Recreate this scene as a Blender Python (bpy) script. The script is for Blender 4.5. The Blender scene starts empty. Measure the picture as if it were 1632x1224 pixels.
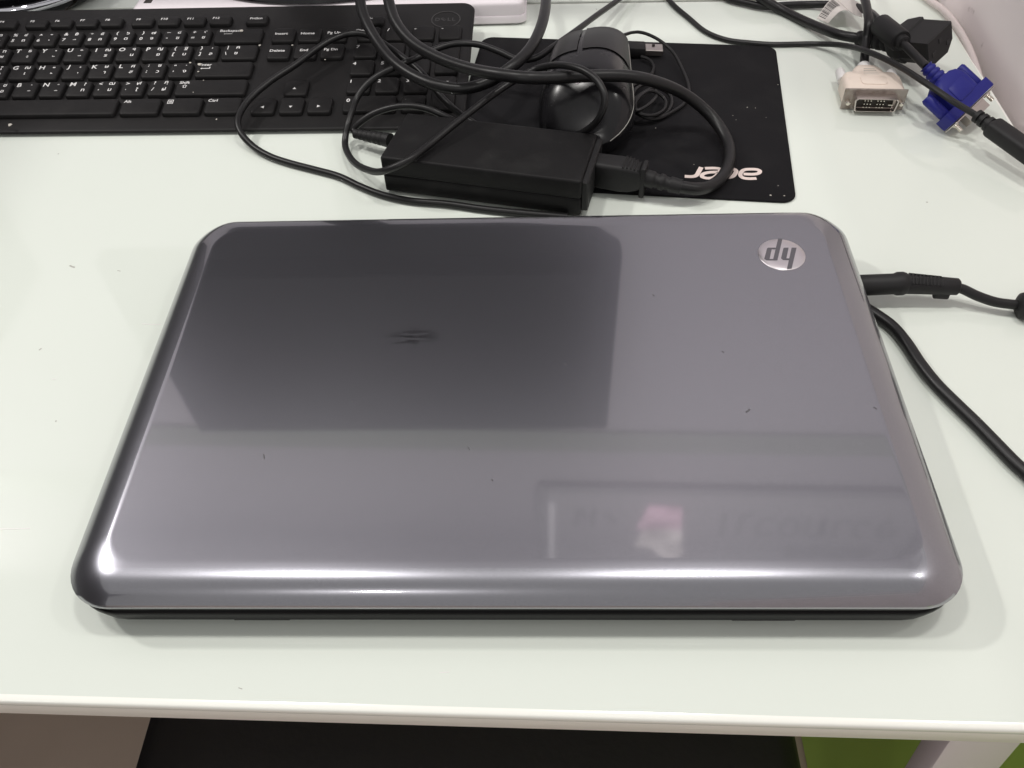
import bpy, bmesh, math, random
from mathutils import Matrix, Vector, Euler
random.seed(7)
R = math.radians
scene = bpy.context.scene
COL = scene.collection

# ------------------------------------------------------------------ camera
FPX, CX, CY = 1369.996, 816.0, 612.0                     # focal length and centre in photo pixels (1632 x 1224)
CAM = Vector((0.014466, -0.147381, 0.311385))
CROT = (Matrix.Rotation(0.0568891, 3, 'Z') @ Matrix.Rotation(0.7223503, 3, 'X') @ Matrix.Rotation(-0.0519627, 3, 'Z'))
cam_data = bpy.data.cameras.new('camera'); cam = bpy.data.objects.new('camera', cam_data); COL.objects.link(cam)
cam_data.sensor_width = 36.0; cam_data.lens = FPX / 1632.0 * 36.0
cam_data.clip_start = 0.01; cam_data.clip_end = 60.0
cam.matrix_world = Matrix.Translation(CAM) @ CROT.to_4x4()
scene.camera = cam

# ------------------------------------------------------------------ ambient and exposure
world = bpy.data.worlds.new('World'); scene.world = world; world.use_nodes = True
bg = world.node_tree.nodes['Background']
bg.inputs['Color'].default_value = (1.0, 0.985, 0.97, 1); bg.inputs['Strength'].default_value = 0.50
vs = scene.view_settings
vs.view_transform = 'Standard'; vs.look = 'None'; vs.exposure = 0.0; vs.gamma = 1.0; vs.use_curve_mapping = False
scene.cycles.max_bounces = 8
LAMPS = [  # x, y, z, width, depth, watts (width = depth: round)
    (-0.56, 0.27, 1.72, 0.17, 0.17, 7.8, 'round ceiling light on the left over the desk'),
    (0.345, 0.27, 1.72, 0.17, 0.17, 6.9, 'round ceiling light on the right over the desk'),
    (1.250, 0.20, 1.72, 0.17, 0.17, 4.5, 'round ceiling light far to the right beyond the low wall'),
    (-1.70, 0.72, 1.72, 0.17, 0.17, 24.0, 'round ceiling light far to the left by the back wall'),
    (-0.62, -2.10, 1.72, 0.17, 0.17, 8.0, 'round ceiling light behind the photographer'),
]

# ------------------------------------------------------------------ helpers
def at(u, v, z=0.0):
    """survey: the point at height z that the photograph shows at pixel (u, v)"""
    d = CROT @ Vector(((u - CX) / FPX, -(v - CY) / FPX, -1.0))
    t = (z - CAM.z) / d.z
    return CAM + d * t

ROOTS = {}
def thing(name, label, cat, loc=(0, 0, 0), rot=None, group=None, kind=None):
    o = bpy.data.objects.new(name, None); COL.objects.link(o)
    o.empty_display_size = 0.02
    m = Matrix.Translation(Vector(loc))
    if rot is not None:
        m = m @ (rot.to_matrix().to_4x4() if isinstance(rot, Euler) else rot.to_4x4())
    o.matrix_world = m; ROOTS[o.name] = m
    tag(o, label, cat, group, kind)
    return o
def tag(o, label, cat, group=None, kind=None):
    o['label'] = label
    if cat: o['category'] = cat
    if group: o['group'] = group
    if kind: o['kind'] = kind
    return o
def mkmesh(name, vf, mat, sharp=35):
    me = bpy.data.meshes.new(name)
    me.from_pydata([tuple(v) for v in vf[0]], [], vf[1])
    me.materials.append(mat)
    me.validate(); me.update()
    if sharp is not None:
        me.shade_smooth()
        me.set_sharp_from_angle(angle=R(sharp))
    return me
def part(name, vf, mat, parent=None, world=False, sharp=35, loc=None, root=None):
    """one mesh object; world=True: vertices are world coordinates and are moved into the root's frame"""
    V, F = vf
    if world and parent is not None:
        inv = ROOTS[(root or parent).name].inverted()
        V = [inv @ Vector(v) for v in V]
    me = mkmesh(name, (V, F), mat, sharp)
    o = bpy.data.objects.new(name, me); COL.objects.link(o)
    if parent is not None: o.parent = parent
    if loc is not None: o.location = loc
    return o
def bm_out(bm):
    bm.verts.ensure_lookup_table()
    bm.verts.index_update()
    V = [v.co.copy() for v in bm.verts]; F = [[v.index for v in f.verts] for f in bm.faces]
    bm.free(); return V, F
def box(sx, sy, sz, c=(0, 0, 0), bev=0.0, seg=2):
    bm = bmesh.new(); bmesh.ops.create_cube(bm, size=1.0)
    for v in bm.verts: v.co = Vector((v.co.x * sx, v.co.y * sy, v.co.z * sz))
    if bev > 0:
        bmesh.ops.bevel(bm, geom=list(bm.edges), offset=bev, segments=seg, profile=0.5, affect='EDGES')
    for v in bm.verts: v.co += Vector(c)
    return bm_out(bm)
def xf(vf, m):
    return [m @ Vector(v) for v in vf[0]], vf[1]
def join(*vfs):
    V, F = [], []
    for v, f in vfs:
        n = len(V); V += list(v); F += [[i + n for i in q] for q in f]
    return V, F
def loft(rings, cap0=True, cap1=True, closed=True):
    n = len(rings[0]); V = [Vector(p) for r in rings for p in r]; F = []
    for k in range(len(rings) - 1):
        for i in range(n if closed else n - 1):
            j = (i + 1) % n
            F.append([k * n + i, k * n + j, (k + 1) * n + j, (k + 1) * n + i])
    if cap0: F.append(list(range(n))[::-1])
    if cap1: F.append([(len(rings) - 1) * n + i for i in range(n)])
    return V, F
def rrect(x0, x1, y0, y1, r, seg=5):
    pts = []
    for cx, cy, a0 in ((x1 - r, y1 - r, 0), (x0 + r, y1 - r, 90), (x0 + r, y0 + r, 180), (x1 - r, y0 + r, 270)):
        for k in range(seg + 1):
            a = R(a0 + 90.0 * k / seg); pts.append((cx + r * math.cos(a), cy + r * math.sin(a)))
    return pts
def catmull(pts, sub=6):
    P = [Vector(p) for p in pts]; out = []
    for i in range(len(P) - 1):
        p0 = P[i - 1] if i else P[0] * 2 - P[1]; p1 = P[i]; p2 = P[i + 1]
        p3 = P[i + 2] if i + 2 < len(P) else P[-1] * 2 - P[-2]
        d1 = max((p1 - p0).length, 1e-6) ** .5; d2 = max((p2 - p1).length, 1e-6) ** .5; d3 = max((p3 - p2).length, 1e-6) ** .5
        m1 = (p1 - p0) / d1 - (p2 - p0) / (d1 + d2) + (p2 - p1) / d2
        m2 = (p2 - p1) / d2 - (p3 - p1) / (d2 + d3) + (p3 - p2) / d3
        m1 *= d2; m2 *= d2
        for k in range(sub):
            t = k / sub; t2 = t * t; t3 = t2 * t
            out.append(p1 * (2 * t3 - 3 * t2 + 1) + m1 * (t3 - 2 * t2 + t) + p2 * (-2 * t3 + 3 * t2) + m2 * (t3 - t2))
    out.append(P[-1]); return out
def tube(pts, r, n=12, caps=True):
    """r: number or list (one radius per point)"""
    P = [Vector(p) for p in pts]; N = len(P)
    T = [(P[min(i + 1, N - 1)] - P[max(i - 1, 0)]).normalized() for i in range(N)]
    up = Vector((0, 0, 1)) if abs(T[0].z) < .9 else Vector((1, 0, 0))
    a = T[0].cross(up).normalized(); rings = []
    for i in range(N):
        a = (a - T[i] * a.dot(T[i])).normalized(); b = T[i].cross(a)
        rr = r[i] if isinstance(r, (list, tuple)) else r
        rings.append([P[i] + (a * math.cos(2 * math.pi * k / n) + b * math.sin(2 * math.pi * k / n)) * rr for k in range(n)])
    return loft(rings, caps, caps)
def cable(pix, r, n=12, sub=6):
    return tube(catmull([at(*p) if len(p) == 3 and not isinstance(p, Vector) else p for p in pix], sub), r, n)
def spin(prof, axis_p, axis_d, n=20):
    """prof: list of (distance along the axis, radius)"""
    d = Vector(axis_d).normalized(); up = Vector((0, 0, 1)) if abs(d.z) < .9 else Vector((1, 0, 0))
    a = d.cross(up).normalized(); b = d.cross(a); o = Vector(axis_p)
    rings = [[o + d * s + (a * math.cos(2 * math.pi * k / n) + b * math.sin(2 * math.pi * k / n)) * rr for k in range(n)] for s, rr in prof]
    return loft(rings)
def prism(poly, z0, z1, top_inset=0.0):
    n = len(poly)
    return loft([[(x, y, z0) for x, y in poly], [(x, y, z1) for x, y in poly]])
def ribbon(pts, w, z0, z1):
    """flat stroke along 2-D points, with thickness z0..z1"""
    P = [Vector(p).to_2d() if len(p) == 3 else Vector(p) for p in pts]; L, Rr = [], []
    for i in range(len(P)):
        t = (P[min(i + 1, len(P) - 1)] - P[max(i - 1, 0)]).normalized(); nn = Vector((-t.y, t.x))
        L.append(P[i] + nn * w / 2); Rr.append(P[i] - nn * w / 2)
    n = len(P); V = [(p.x, p.y, z1) for p in L] + [(p.x, p.y, z1) for p in Rr] + [(p.x, p.y, z0) for p in L] + [(p.x, p.y, z0) for p in Rr]
    F = []
    for i in range(n - 1):
        F.append([i, i + n, i + n + 1, i + 1])
        F.append([i, i + 1, i + 2 * n + 1, i + 2 * n]); F.append([i + n, i + 3 * n, i + 3 * n + 1, i + n + 1])
    F.append([0, 2 * n, 3 * n, n]); F.append([n - 1, 2 * n - 1, 4 * n - 1, 3 * n - 1])
    return V, F
def frame(o, x, y):
    """matrix with origin o, x axis x and y axis as near y as possible"""
    x = Vector(x).normalized(); y = Vector(y); y = (y - x * y.dot(x)).normalized(); z = x.cross(y)
    m = Matrix((x, y, z)).transposed().to_4x4(); m.translation = Vector(o); return m

# ------------------------------------------------------------------ materials
def mat(name, col, rough=0.5, metal=0.0, spec=0.5, coat=0.0, coat_r=0.03, coat_ior=1.5, noise=None, bump=None, rvar=None):
    """noise=(scale, darker colour, lo, hi); bump=(scale, strength, distance); rvar=(scale, amount)"""
    m = bpy.data.materials.new(name); m.use_nodes = True
    nt = m.node_tree; p = nt.nodes['Principled BSDF']
    p.inputs['Base Color'].default_value = (*col, 1); p.inputs['Roughness'].default_value = rough
    p.inputs['Metallic'].default_value = metal; p.inputs['Specular IOR Level'].default_value = spec
    p.inputs['Coat Weight'].default_value = coat; p.inputs['Coat Roughness'].default_value = coat_r; p.inputs['Coat IOR'].default_value = coat_ior
    if noise or bump or rvar:
        tc = nt.nodes.new('ShaderNodeTexCoord')
    if noise:
        nz = nt.nodes.new('ShaderNodeTexNoise'); nz.inputs['Scale'].default_value = noise[0]; nz.inputs['Detail'].default_value = 6
        nt.links.new(tc.outputs['Object'], nz.inputs['Vector'])
        rp = nt.nodes.new('ShaderNodeValToRGB'); rp.color_ramp.elements[0].position = noise[2]; rp.color_ramp.elements[1].position = noise[3]
        rp.color_ramp.elements[0].color = (*col, 1); rp.color_ramp.elements[1].color = (*noise[1], 1)
        nt.links.new(nz.outputs['Fac'], rp.inputs['Fac']); nt.links.new(rp.outputs['Color'], p.inputs['Base Color'])
    if bump:
        nz = nt.nodes.new('ShaderNodeTexNoise'); nz.inputs['Scale'].default_value = bump[0]; nz.inputs['Detail'].default_value = 3
        nt.links.new(tc.outputs['Object'], nz.inputs['Vector'])
        bp = nt.nodes.new('ShaderNodeBump'); bp.inputs['Strength'].default_value = bump[1]; bp.inputs['Distance'].default_value = bump[2]
        nt.links.new(nz.outputs['Fac'], bp.inputs['Height']); nt.links.new(bp.outputs['Normal'], p.inputs['Normal'])
    if rvar:
        nz = nt.nodes.new('ShaderNodeTexNoise'); nz.inputs['Scale'].default_value = rvar[0]; nz.inputs['Detail'].default_value = 5
        nt.links.new(tc.outputs['Object'], nz.inputs['Vector'])
        mr = nt.nodes.new('ShaderNodeMapRange'); mr.inputs['To Min'].default_value = max(rough - rvar[1], .01); mr.inputs['To Max'].default_value = rough + rvar[1]
        mr.inputs['From Min'].default_value = .3; mr.inputs['From Max'].default_value = .7
        nt.links.new(nz.outputs['Fac'], mr.inputs['Value']); nt.links.new(mr.outputs['Result'], p.inputs['Roughness'])
    return m

M = {}
M['glass'] = mat('pale green painted glass', (.742, .787, .727), .05, spec=.5, rvar=(14, .03))
M['glass_edge'] = mat('glass edge with painted highlight', (.93, .935, .875), .15)  # lighter than the top: the bevel's bright highlight is put into its colour
M['apron'] = mat('white painted frame', (.90, .875, .81), .35)
M['leg'] = mat('pale lilac painted steel', (.86, .78, .85), .4)
M['wallw'] = mat('white wall paint', (.95, .865, .87), .85, noise=(75, (.66, .58, .58), .66, .76), bump=(60, .15, .002))
M['backwall'] = mat('back wall paint', (.64, .61, .66), .85)
M['greenp'] = mat('green panel paint', (.56, .86, .16), .6)
M['greenband'] = mat('green shelf edge', (.42, .46, .40), .6)
M['floor'] = mat('floor tile', (.68, .545, .46), .5, noise=(3, (.59, .47, .39), .4, .7))
M['seat'] = mat('black chair vinyl', (.010, .009, .010), .55, bump=(300, .2, .001))
M['black'] = mat('black plastic', (.012, .0115, .012), .45, spec=.3, noise=(40, (.02, .019, .02), .5, .8), bump=(1500, .12, .0004))
M['kbody'] = mat('black keyboard plastic', (.0135, .0128, .0132), .45, spec=.16, noise=(26, (.021, .0195, .0195), .5, .85), bump=(1800, .15, .0004))
M['key'] = mat('black key plastic', (.0125, .0118, .0122), .48, spec=.16, noise=(60, (.019, .0175, .0175), .5, .85), bump=(1800, .12, .0003))
M['legend'] = mat('pale key print', (.70, .69, .69), .6)
M['cord'] = mat('black cable jacket', (.011, .0105, .0112), .38, spec=.35, bump=(500, .06, .001))
M['cordthin'] = mat('thin black cable jacket', (.012, .0115, .012), .42, spec=.35)
M['brick'] = mat('adapter casing', (.011, .0105, .011), .5, spec=.16, noise=(55, (.02, .0195, .0195), .52, .8), bump=(1600, .22, .0004))
M['rubber'] = mat('black rubber', (.0115, .011, .0118), .55, spec=.35)
M['pad'] = mat('black cloth', (.0085, .008, .0095), .9, spec=.2, noise=(45, (.014, .0135, .0145), .5, .8), bump=(2500, .5, .0004))
M['padprint'] = mat('pale pink print', (.74, .62, .58), .7)
M['mouse'] = mat('black glossy mouse plastic', (.010, .0095, .011), .24, spec=.4, rvar=(80, .05))
M['mousem'] = mat('black satin mouse plastic', (.014, .0135, .014), .40, spec=.35)
M['mouselogo'] = mat('silver print', (.45, .40, .43), .4)
M['steel'] = mat('nickel plated steel', (.60, .55, .52), .28, metal=1.0)
M['steelw'] = mat('worn nickel', (.42, .37, .34), .42, metal=1.0, noise=(180, (.25, .21, .18), .5, .7))
M['pin'] = mat('pin metal', (.75, .70, .62), .25, metal=1.0)
M['dark'] = mat('dark insert', (.02, .014, .010), .5)
M['dvi'] = mat('dirty ivory plastic', (.84, .725, .635), .5, noise=(90, (.64, .54, .46), .55, .85))
M['white'] = mat('white plastic', (.82, .80, .79), .4)
M['blue'] = mat('blue connector plastic', (.016, .018, .19), .42, spec=.3, bump=(500, .1, .001))
M['casing'] = mat('white device plastic', (.86, .80, .835), .4)
M['paper'] = mat('label paper', (.70, .65, .62), .7)
M['ink'] = mat('black print', (.03, .028, .03), .7)
M['wcable'] = mat('white cable jacket', (.66, .58, .565), .4)
M['base'] = mat('glossy black laptop plastic', (.0055, .0052, .006), .2, spec=.10)
M['basem'] = mat('dark laptop base plastic', (.020, .021, .018), .5, spec=.15)
M['silver'] = mat('brushed silver badge', (.72, .68, .70), .30, metal=1.0)
M['badge'] = mat('badge letters', (.17, .165, .18), .35, metal=.8)
M['screen'] = mat('switched off screen', (.010, .010, .013), .45, spec=.3)
M['matteblack'] = mat('matte black plastic', (.010, .010, .011), .7, spec=.15)
M['chrome'] = mat('chrome', (.75, .75, .8), .08, metal=1.0)
M['pianoblack'] = mat('piano black', (.006, .006, .007), .08)
M['lampbody'] = mat('lamp housing', (.8, .8, .8), .5)
M['pink'] = mat('pink print', (.75, .45, .58), .5)
M['whitepr'] = mat('white print', (.85, .82, .78), .5)
M['greypr'] = mat('grey print', (.42, .42, .45), .5)
M['blocker'] = mat('dark partition cloth', (.055, .052, .056), .8)
M['signboard'] = mat('sign board', (.72, .70, .74), .5)
M['signprint'] = mat('grey sign print', (.50, .49, .52), .5)
M['signframe'] = mat('sign frame', (.50, .49, .52), .5)
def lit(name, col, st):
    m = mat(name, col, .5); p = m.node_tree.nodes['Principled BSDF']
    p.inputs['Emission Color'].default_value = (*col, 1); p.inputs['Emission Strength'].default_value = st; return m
M['litpink'] = lit('added pink emission', (.85, .55, .68), 1.6)  # added glow standing in for the bright pinkish blob mirrored in the lid
M['litwhite'] = lit('added white emission', (.9, .82, .80), 2.2)
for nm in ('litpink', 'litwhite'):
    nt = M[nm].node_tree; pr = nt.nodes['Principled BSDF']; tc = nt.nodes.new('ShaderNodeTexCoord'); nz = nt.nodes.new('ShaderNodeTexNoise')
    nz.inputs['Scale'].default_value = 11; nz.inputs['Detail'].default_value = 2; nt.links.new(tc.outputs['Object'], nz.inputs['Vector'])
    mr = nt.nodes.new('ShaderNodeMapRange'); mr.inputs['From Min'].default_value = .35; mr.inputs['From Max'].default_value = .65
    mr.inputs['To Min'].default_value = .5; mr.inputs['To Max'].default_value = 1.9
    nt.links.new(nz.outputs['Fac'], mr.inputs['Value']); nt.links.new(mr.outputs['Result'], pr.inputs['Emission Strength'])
M['litdim'] = lit('glowing edge glint', (.85, .82, .85), .9)  # glint of the sign's left edge, put in as a glowing colour
M['dust'] = mat('pale dust', (.55, .52, .47), .9)
M['lidmark'] = mat('lid scuff', (.085, .082, .090), .5)
M['scuff'] = mat('grey scuff', (.42, .41, .38), .8)

def lid_material():
    m = mat('graphite metallic lacquer', (.252, .251, .282), .27, metal=.94, coat=1.0, coat_r=.045, coat_ior=1.95)
    nt = m.node_tree; p = nt.nodes['Principled BSDF']; tc = nt.nodes.new('ShaderNodeTexCoord')
    # flake sparkle
    nz = nt.nodes.new('ShaderNodeTexNoise'); nz.inputs['Scale'].default_value = 2600; nz.inputs['Detail'].default_value = 1
    nt.links.new(tc.outputs['Object'], nz.inputs['Vector'])
    mr = nt.nodes.new('ShaderNodeMapRange'); mr.inputs['From Min'].default_value = .3; mr.inputs['From Max'].default_value = .7
    mr.inputs['To Min'].default_value = .90; mr.inputs['To Max'].default_value = 1.10
    nt.links.new(nz.outputs['Fac'], mr.inputs['Value'])
    # rubbed smudge near the middle left: streaky stain with its own outline
    mp = nt.nodes.new('ShaderNodeMapping'); mp.inputs['Location'].default_value = (0.0, 0.0, 0.0); mp.inputs['Scale'].default_value = (70, 330, 1)
    nt.links.new(tc.outputs['Object'], mp.inputs['Vector'])
    n2 = nt.nodes.new('ShaderNodeTexNoise'); n2.inputs['Scale'].default_value = 1.0; n2.inputs['Detail'].default_value = 4
    nt.links.new(mp.outputs['Vector'], n2.inputs['Vector'])
    c = at(657, 538, .0295) - Vector((0, .2225 / 2, 0))
    sub = nt.nodes.new('ShaderNodeVectorMath'); sub.operation = 'SUBTRACT'; sub.inputs[1].default_value = (c.x, c.y, 0)
    nt.links.new(tc.outputs['Object'], sub.inputs[0])
    sc = nt.nodes.new('ShaderNodeVectorMath'); sc.operation = 'MULTIPLY'; sc.inputs[1].default_value = (1 / .0155, 1 / .0080, 0)
    nt.links.new(sub.outputs['Vector'], sc.inputs[0])
    ln = nt.nodes.new('ShaderNodeVectorMath'); ln.operation = 'LENGTH'; nt.links.new(sc.outputs['Vector'], ln.inputs[0])
    fall = nt.nodes.new('ShaderNodeMapRange'); fall.inputs['From Min'].default_value = 0.2; fall.inputs['From Max'].default_value = 1.0
    fall.inputs['To Min'].default_value = 1; fall.inputs['To Max'].default_value = 0
    nt.links.new(ln.outputs['Value'], fall.inputs['Value'])
    thr = nt.nodes.new('ShaderNodeMapRange'); thr.inputs['From Min'].default_value = .47; thr.inputs['From Max'].default_value = .56
    nt.links.new(n2.outputs['Fac'], thr.inputs['Value'])
    mu = nt.nodes.new('ShaderNodeMath'); mu.operation = 'MULTIPLY'; nt.links.new(fall.outputs['Result'], mu.inputs[0]); nt.links.new(thr.outputs['Result'], mu.inputs[1])
    # fine wear spots all over
    n3 = nt.nodes.new('ShaderNodeTexNoise'); n3.inputs['Scale'].default_value = 420; n3.inputs['Detail'].default_value = 2
    nt.links.new(tc.outputs['Object'], n3.inputs['Vector'])
    t3 = nt.nodes.new('ShaderNodeMapRange'); t3.inputs['From Min'].default_value = .80; t3.inputs['From Max'].default_value = .84
    nt.links.new(n3.outputs['Fac'], t3.inputs['Value'])
    mx = nt.nodes.new('ShaderNodeMath'); mx.operation = 'MAXIMUM'; nt.links.new(mu.outputs[0], mx.inputs[0]); nt.links.new(t3.outputs['Result'], mx.inputs[1])
    inv = nt.nodes.new('ShaderNodeMapRange'); inv.inputs['To Min'].default_value = 1.0; inv.inputs['To Max'].default_value = .40
    nt.links.new(mx.outputs[0], inv.inputs['Value'])
    m2 = nt.nodes.new('ShaderNodeMath'); m2.operation = 'MULTIPLY'; nt.links.new(mr.outputs['Result'], m2.inputs[0]); nt.links.new(inv.outputs['Result'], m2.inputs[1])
    vm = nt.nodes.new('ShaderNodeVectorMath'); vm.operation = 'SCALE'; vm.inputs[0].default_value = (.252, .251, .282)
    nt.links.new(m2.outputs[0], vm.inputs['Scale']); nt.links.new(vm.outputs['Vector'], p.inputs['Base Color'])
    cw = nt.nodes.new('ShaderNodeMapRange'); cw.inputs['To Min'].default_value = 1.0; cw.inputs['To Max'].default_value = .65
    nt.links.new(mx.outputs[0], cw.inputs['Value']); nt.links.new(cw.outputs['Result'], p.inputs['Coat Weight'])
    return m
M['lid'] = lid_material()

# ------------------------------------------------------------------ the setting: floor, walls, ceiling
ZF = -0.755
def struct(name, vf, m, label=None, sharp=None):
    o = part(name, vf, m, sharp=sharp); o['kind'] = 'structure'
    if label: o['label'] = label
    return o
struct('floor', box(5.0, 5.0, .05, (-1.0, -.4, ZF - .025)), M['floor'], 'brownish grey floor under the desk')
struct('wall_right', box(.06, 2.2, .99, (.358, -.06, ZF + .495), .003, 1), M['wallw'], 'low white wall along the right end of the desk')
wb = struct('wall_back', box(4.0, .06, 3.40, (0, .03, ZF + 1.70)), M['backwall'], 'pale back wall behind the desks')
WALLROT = Matrix.Rotation(R(-1.5), 3, 'Z'); wb.matrix_world = Matrix.Translation((-.3, .935, 0)) @ WALLROT.to_4x4()
struct('left_blocker', box(.05, 1.95, 1.35, (-.83, -.07, ZF + .675)), M['blocker'], 'dark partition added left of the desk to darken the lid reflections')  # unseen, added to keep the lid's left bevel dark

# green board on the lower part of the right wall
gp = thing('wall_panel', 'green panel on the wall under the right end of the desk', 'panel', (.322, .1, ZF))
part('board', box(.010, 1.3, .68, (0, .3, .345), .002, 1), M['greenp'], gp)

# ------------------------------------------------------------------ desk
DROT = Matrix.Rotation(R(-1.33), 3, 'Z')
dk = thing('desk', 'pale green glass topped desk carrying the grey laptop', 'desk', (.3055, -.0398, 0), DROT)
# local frame: x = 0 at the right edge, y = 0 at the front edge
def slab(x0, x1, y0, y1, z0, z1, b):
    r0 = [(x, y) for x, y in ((x0, y0), (x1, y0), (x1, y1), (x0, y1))]
    def ring(ins, z): return [(x0 + ins, y0 + ins, z), (x1 - ins, y0 + ins, z), (x1 - ins, y1 - ins, z), (x0 + ins, y1 - ins, z)]
    prof = [(b * .6, z0), (0, z0 + b * .6)]
    for k in range(7):
        a = R(90 * k / 6); prof.append((b - b * math.cos(a), z1 - b * .75 + b * .75 * math.sin(a)))
    return loft([ring(i, z) for i, z in prof])
DD = .560
def slab_edge(x0, x1, y0, y1, z0, z1, b):
    V, F = slab(x0, x1, y0, y1, z0, z1, b); return V, F[:-1]
gt = part('glass_top', box(1.10 - .0056, DD - .0056, .0045, (-.55, DD / 2, -.00225), 0), M['glass'], dk, sharp=50)
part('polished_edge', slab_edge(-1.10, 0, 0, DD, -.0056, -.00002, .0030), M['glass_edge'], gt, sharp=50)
part('frame_rail', slab(-1.098, -.002, .0008, DD - .004, -.0150, -.0058, .0012), M['apron'], dk, sharp=50)
def leg(x, y, lean):
    def rg(z, dx): return [(x + dx + px, y + py, z) for px, py in rrect(-.0172, .0172, -.0085, .0085, .002, 2)]
    return loft([rg(ZF, lean * (-ZF)), rg(-.0152, 0)])
for lx, ly, ln in ((-.0915, .0475, .105), (-1.05, .0475, -.06), (-.0915, .50, .105), (-1.05, .50, -.06)):
    part('leg', leg(lx, ly, ln), M['leg'], dk, sharp=40)
# scratches, hairs and crumbs on the glass
for pts, w, m in (([(111, 423), (115, 425), (119, 426)], .0009, 'scuff'), ([(62, 558), (66, 555)], .0006, 'scuff'), ([(187, 431), (192, 432)], .0004, 'scuff'), ([(88, 671), (90, 671)], .0007, 'scuff'), ([(92, 245), (94, 245)], .0007, 'scuff'),
                  ([(226, 516), (240, 517), (257, 517)], .0004, 'white'), ([(0, 843), (20, 843), (48, 842)], .0004, 'white'), ([(82, 604), (89, 604)], .0003, 'white'), ([(380, 1096), (386, 1098)], .0003, 'scuff'), ([(1476, 322), (1479, 322)], .0006, 'scuff'),
                  ([(950, 14), (951, 15)], .0008, 'scuff'), ([(700, 1072), (716, 1071)], .0003, 'white')):
    P_ = [at(u, v, .0001) for u, v in pts]
    part('scratch', ribbon([(p.x, p.y) for p in P_], w, -.0003, .00012), M[m], gt, world=True, sharp=None, root=dk)
# second desk standing behind, only its front rim shows
rd = thing('rear_desk', 'second pale glass desk butted behind the first', 'desk', (.3055 + .0135, -.0398 + DD + .0045, 0), DROT)
part('glass_top', slab(-1.10, 0, 0, .40, -.0055, -.0005, .0022), M['glass'], rd, sharp=50)
part('frame_rail', slab(-1.095, -.005, .0015, .396, -.0125, -.0058, .0012), M['apron'], rd, sharp=50)
for lx, ly in ((-.078, .060), (-1.05, .060), (-.078, .34), (-1.05, .34)):
    part('leg', leg(lx, ly, 0), M['leg'], rd, sharp=40)

# ------------------------------------------------------------------ chair pushed under the front edge
ch = thing('chair', 'black chair with a padded seat tucked under the front of the desk', 'chair', (-.037, .16, ZF))
SEAT = -.235 - ZF
def cushion(x0, x1, y0, y1, z0, z1, r):
    rings = []
    for ins, z in ((.012, z0), (0, z0 + .012), (0, z1 - .016), (.005, z1 - .006), (.016, z1), (.05, z1 + .003)):
        rings.append([(x, y, z) for x, y in rrect(x0 + ins, x1 - ins, y0 + ins, y1 - ins, max(r - ins, .01), 6)])
    return loft(rings)
part('seat', cushion(-.210, .208, -.185, .215, SEAT - .05, SEAT, .05), M['seat'], ch)
part('post', spin([(0, .025), (.30, .025), (.38, .02)], (0, 0, .06), (0, 0, 1)), M['black'], ch)
for k in range(5):
    a = R(72 * k + 20); e = Vector((math.cos(a) * .26, math.sin(a) * .26, .055))
    part('foot', tube([(0, 0, .085), e * .5 + Vector((0, 0, .045)), e], [.022, .018, .013], 10), M['black'], ch)
    part('castor', spin([(-.012, .02), (-.009, .026), (.009, .026), (.012, .02)], (e.x, e.y, .027), (-math.sin(a), math.cos(a), 0), 16), M['rubber'], ch)

# ------------------------------------------------------------------ laptop
LW, LD = .341, .2225
lp = thing('laptop', 'closed grey laptop with a glossy metallic lid on the glass desk', 'laptop', (0, LD / 2, 0))
def rimz(y): return .0182 + .0058 * y / LD
def lring(ins, dz, r, x=LW / 2, y0=0.0, y1=LD, flat=None, seg=8, bow=0.0):
    pts = []
    for px, py in rrect(-x + ins, x - ins, y0 + ins, y1 - ins, r, seg):
        z = (rimz(py) + dz) if flat is None else flat
        pts.append((px, py, z))
    return pts
AH, AA = .0080, .0150
def lidring(ins, w, r, seg=10):
    pts = []
    x1, y0, y1 = LW / 2 - ins, ins, LD - ins
    for cx, cy, a0 in ((x1 - r, y1 - r, 0), (-x1 + r, y1 - r, 90), (-x1 + r, y0 + r, 180), (x1 - r, y0 + r, 270)):
        for k in range(seg + 1):
            a = R(a0 + 90.0 * k / seg); px, py = cx + r * math.cos(a), cy + r * math.sin(a)
            n2 = math.cos(a) ** 2
            c = .06 + .40 * n2; e = 3.5 - .8 * n2                     # the side slopes are flatter planes than the front roll
            pts.append((px, py, rimz(py) + AH - AH * (c * w + (1 - c) * w ** e)))
    return pts
def rimring(ins, dz, r): return lring(ins, dz, r, seg=10)
rings = [rimring(.0022, -.0014, .0185), rimring(.0008, -.0012, .0190), rimring(.0001, -.0006, .0194)]
for k in range(0, 17):
    w = 1 - k / 16.0
    rings.append(lidring(AA * (1 - w), w, .0195 - .0065 * (1 - w)))
rings.append(lidring(AA + .0014, 0, .0126)); rings.append(lidring(.022, 0, .012)); rings.append(lidring(.05, 0, .012))
lid = part('lid', loft(rings, cap0=True), M['lid'], lp, world=True, sharp=50)
# dark display bezel under the lid rim
part('lid_bezel', loft([lring(.0014, -.0036, .0196), lring(.0009, -.0032, .0198), lring(.0009, -.0010, .0198)]), M['base'], lp, world=True, sharp=40)
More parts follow.
